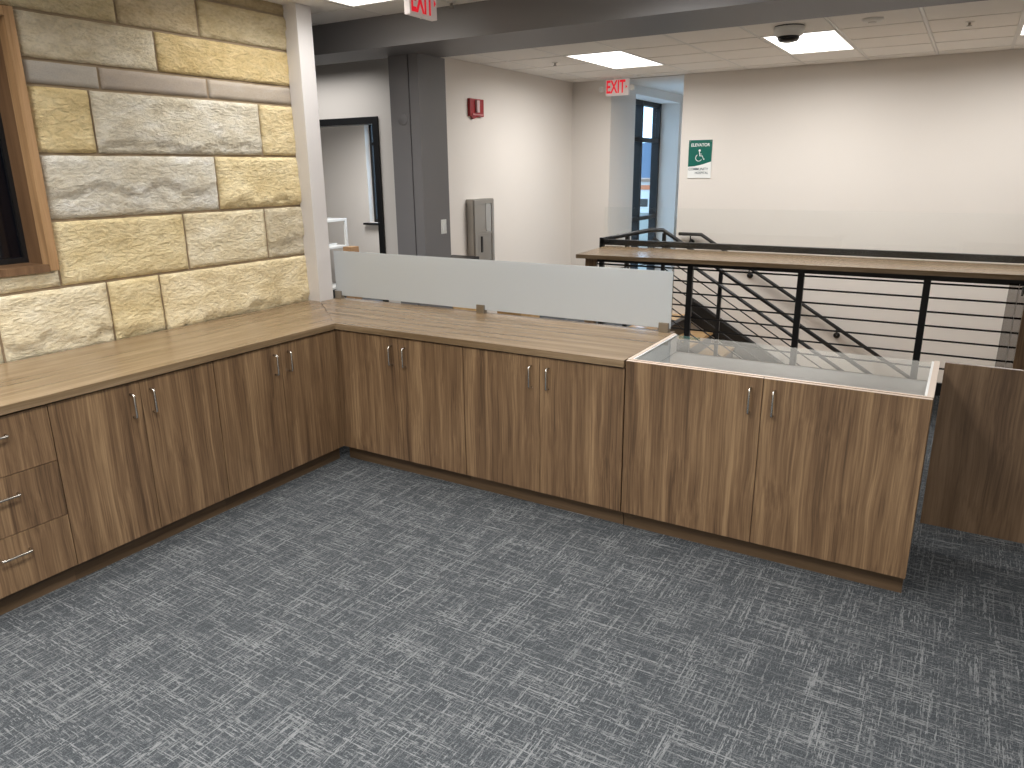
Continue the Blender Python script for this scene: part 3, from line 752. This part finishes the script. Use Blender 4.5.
# wheelchair symbol
f = MB(); yq = ys-.0035
def sym(pts, r): f.tube([(cxs+a, yq, 1.945+b) for a, b in pts], r, 6)
f.lathe([(.014, .001), (.014, -.001)], (cxs-.006, yq, 1.945+.062), 14, 1)
sym([(-.008, .045), (-.002, .0), (.030, .0), (.048, -.042), (.060, -.036)], .0045)
sym([(-.006, .022), (.024, .022)], .004)
sym([(-.012+.038*math.cos(a), -.022+.038*math.sin(a)) for a in [math.radians(120+k*15) for k in range(15)]], .0042)
f.build('wheelchair_symbol', M['signwhite'], es)
for a, b in ((sx0+.015, sz1-.015), (sx1-.015, sz1-.015)): MB().lathe([(.007, 0), (.006, -.004)], (a, ys, b), 12, 1).build('standoff', M['chrome'], es)

# dome camera
dm = thing('dome_camera', 'white dome camera with dark lens band under the ceiling', 'security camera', (1.885, 3.29, ZC))
MB().lathe([(.112, 2.877), (.112, 2.868)][::-1], (1.885, 3.29, 0), 32).build('mounting_ring', M['blackp'], dm)
MB().lathe([(.118, 2.867), (.117, 2.845), (.108, 2.815), (.088, 2.800)][::-1], (1.885, 3.29, 0), 32).build('body', M['white'], dm)
MB().lathe([(.084, 2.802), (.082, 2.782), (.068, 2.765), (.03, 2.757), (.004, 2.755)][::-1], (1.885, 3.29, 0), 32).build('lens_bubble', plain('dark_bubble', (16, 16, 18), .08), dm)
# smoke detector & sprinklers
sdt = thing('smoke_detector', 'flat white smoke detector on the ceiling right of the dome camera', 'smoke detector', (2.478, 3.33, ZC))
MB().lathe([(.075, 2.876), (.075, 2.866), (.062, 2.856), (.03, 2.852)][::-1], (2.478, 3.33, 0), 28).build('body', M['white'], sdt)
MB().lathe([(.034, 2.856), (.028, 2.846)][::-1], (2.478, 3.33, 0), 20).build('sensor_cap', M['grid'], sdt)
def sprinkler(x, y, label):
    t_ = thing('sprinkler', label, 'sprinkler', (x, y, ZC), 'ceiling sprinklers')
    MB().lathe([(.034, 2.877), (.030, 2.872), (.012, 2.868)][::-1], (x, y, 0), 20).build('escutcheon', M['grid'], t_)
    MB().lathe([(.010, 2.870), (.008, 2.852), (.020, 2.846), (.020, 2.843)][::-1], (x, y, 0), 12).build('head', M['alu'], t_)
sprinkler(3.10, 3.90, 'small ceiling sprinkler at the far right of the ceiling')
sprinkler(-.595, 4.04, 'small ceiling sprinkler left of the light near the white corner')
sprinkler(.20, 1.08, 'small ceiling sprinkler beside the beam, right of the hanging exit sign')

# black-topped tan cabinet by the column
bc = thing('waste_cabinet', 'light wood cabinet with thick black top behind the frosted screen, right of the column', 'cabinet', (-1.1, 2.9, 0))
box('body', M['tan'], -1.27, -.97, 2.62, 3.06, .0, .90, bc, .002)
box('black_top', M['blackp'], -1.285, -.955, 2.60, 3.08, .90, .962, bc, .003)
tag(box('wood_bench', M['tan'], -.92, -.62, 3.35, 3.75, 0, .52, origin=(-.77, 3.5, 0)), 'low light wood block bench on the carpet behind the frosted screen', 'bench')

# side room contents
ut = thing('utility_shelf', 'white two-tier utility shelf in the side room behind the doorway', 'shelf', (-4.5, 4.7, 0))
box('shelf', M['white'], -5.06, -4.47, 4.45, 4.90, 1.12, 1.155, ut, .004); box('shelf', M['white'], -5.06, -4.47, 4.45, 4.90, .74, .77, ut, .004); box('shelf', M['white'], -5.06, -4.47, 4.45, 4.90, .16, .19, ut, .004)
for x in (-5.05, -4.507):
    for y in (4.46, 4.86): box('leg', M['white'], x, x+.035, y, y+.035, 0, 1.12, ut)
bx_ = thing('cardboard_box', 'brown cardboard box standing beside the white shelf in the side room', 'box', (-4.0, 4.7, 0))
box('box_body', M['card'], -4.36, -4.20, 4.66, 4.82, 0, .77, bx_, .003)
box('tape', plain('packing_tape', (196, 170, 130), .3), -4.30, -4.26, 4.659, 4.821, .7695, .772, bx_)
tag(box('paper_stack', M['signwhite'], -4.95, -4.60, 4.50, 4.80, .77, .80, origin=(-4.78, 4.65, .77)), 'short stack of white paper on the lower shelf in the side room', 'paper')

# ================================================================== OUTDOORS
struct(box('trim_6', M['asphalt'], -160, 40, 5.6+6, 260, -4.2, -4.0), 'open ground seen through the corridor window', 'ground')
MB().prism([(-260, -4.2), (-260, 7), (-190, 9), (-120, 7.5), (-60, 9.5), (-10, 7), (40, 6), (40, -4.2)], 215, 225, 1).build('trim_7', plain('far_hills', (96, 122, 150), .95))
struct(bpy.data.objects['trim_7'], 'blue-grey hills on the far horizon seen through the corridor window', 'hills')
ob = thing('distant_building', 'distant white building with an orange band seen through the corridor window', 'building', (-34, 92, -4))
box('wall', plain('far_white_wall', (226, 224, 220), .8), -50, -26, 92, 100, -4, 0, ob)
box('roof', plain('far_roof', (150, 120, 100), .8), -50.4, -25.6, 91.6, 100.4, 0, .35, ob)
box('band', plain('far_orange_band', (214, 120, 70), .8), -50, -26, 91.85, 92, -1.0, -.45, ob)
for k in range(8):
    box('window', M['darkpane'], -48.5+k*2.8, -47.2+k*2.8, 91.9, 92, -3.2, -2.2, ob)

for o in bpy.data.objects:
    if '_base' in o: del o['_base']
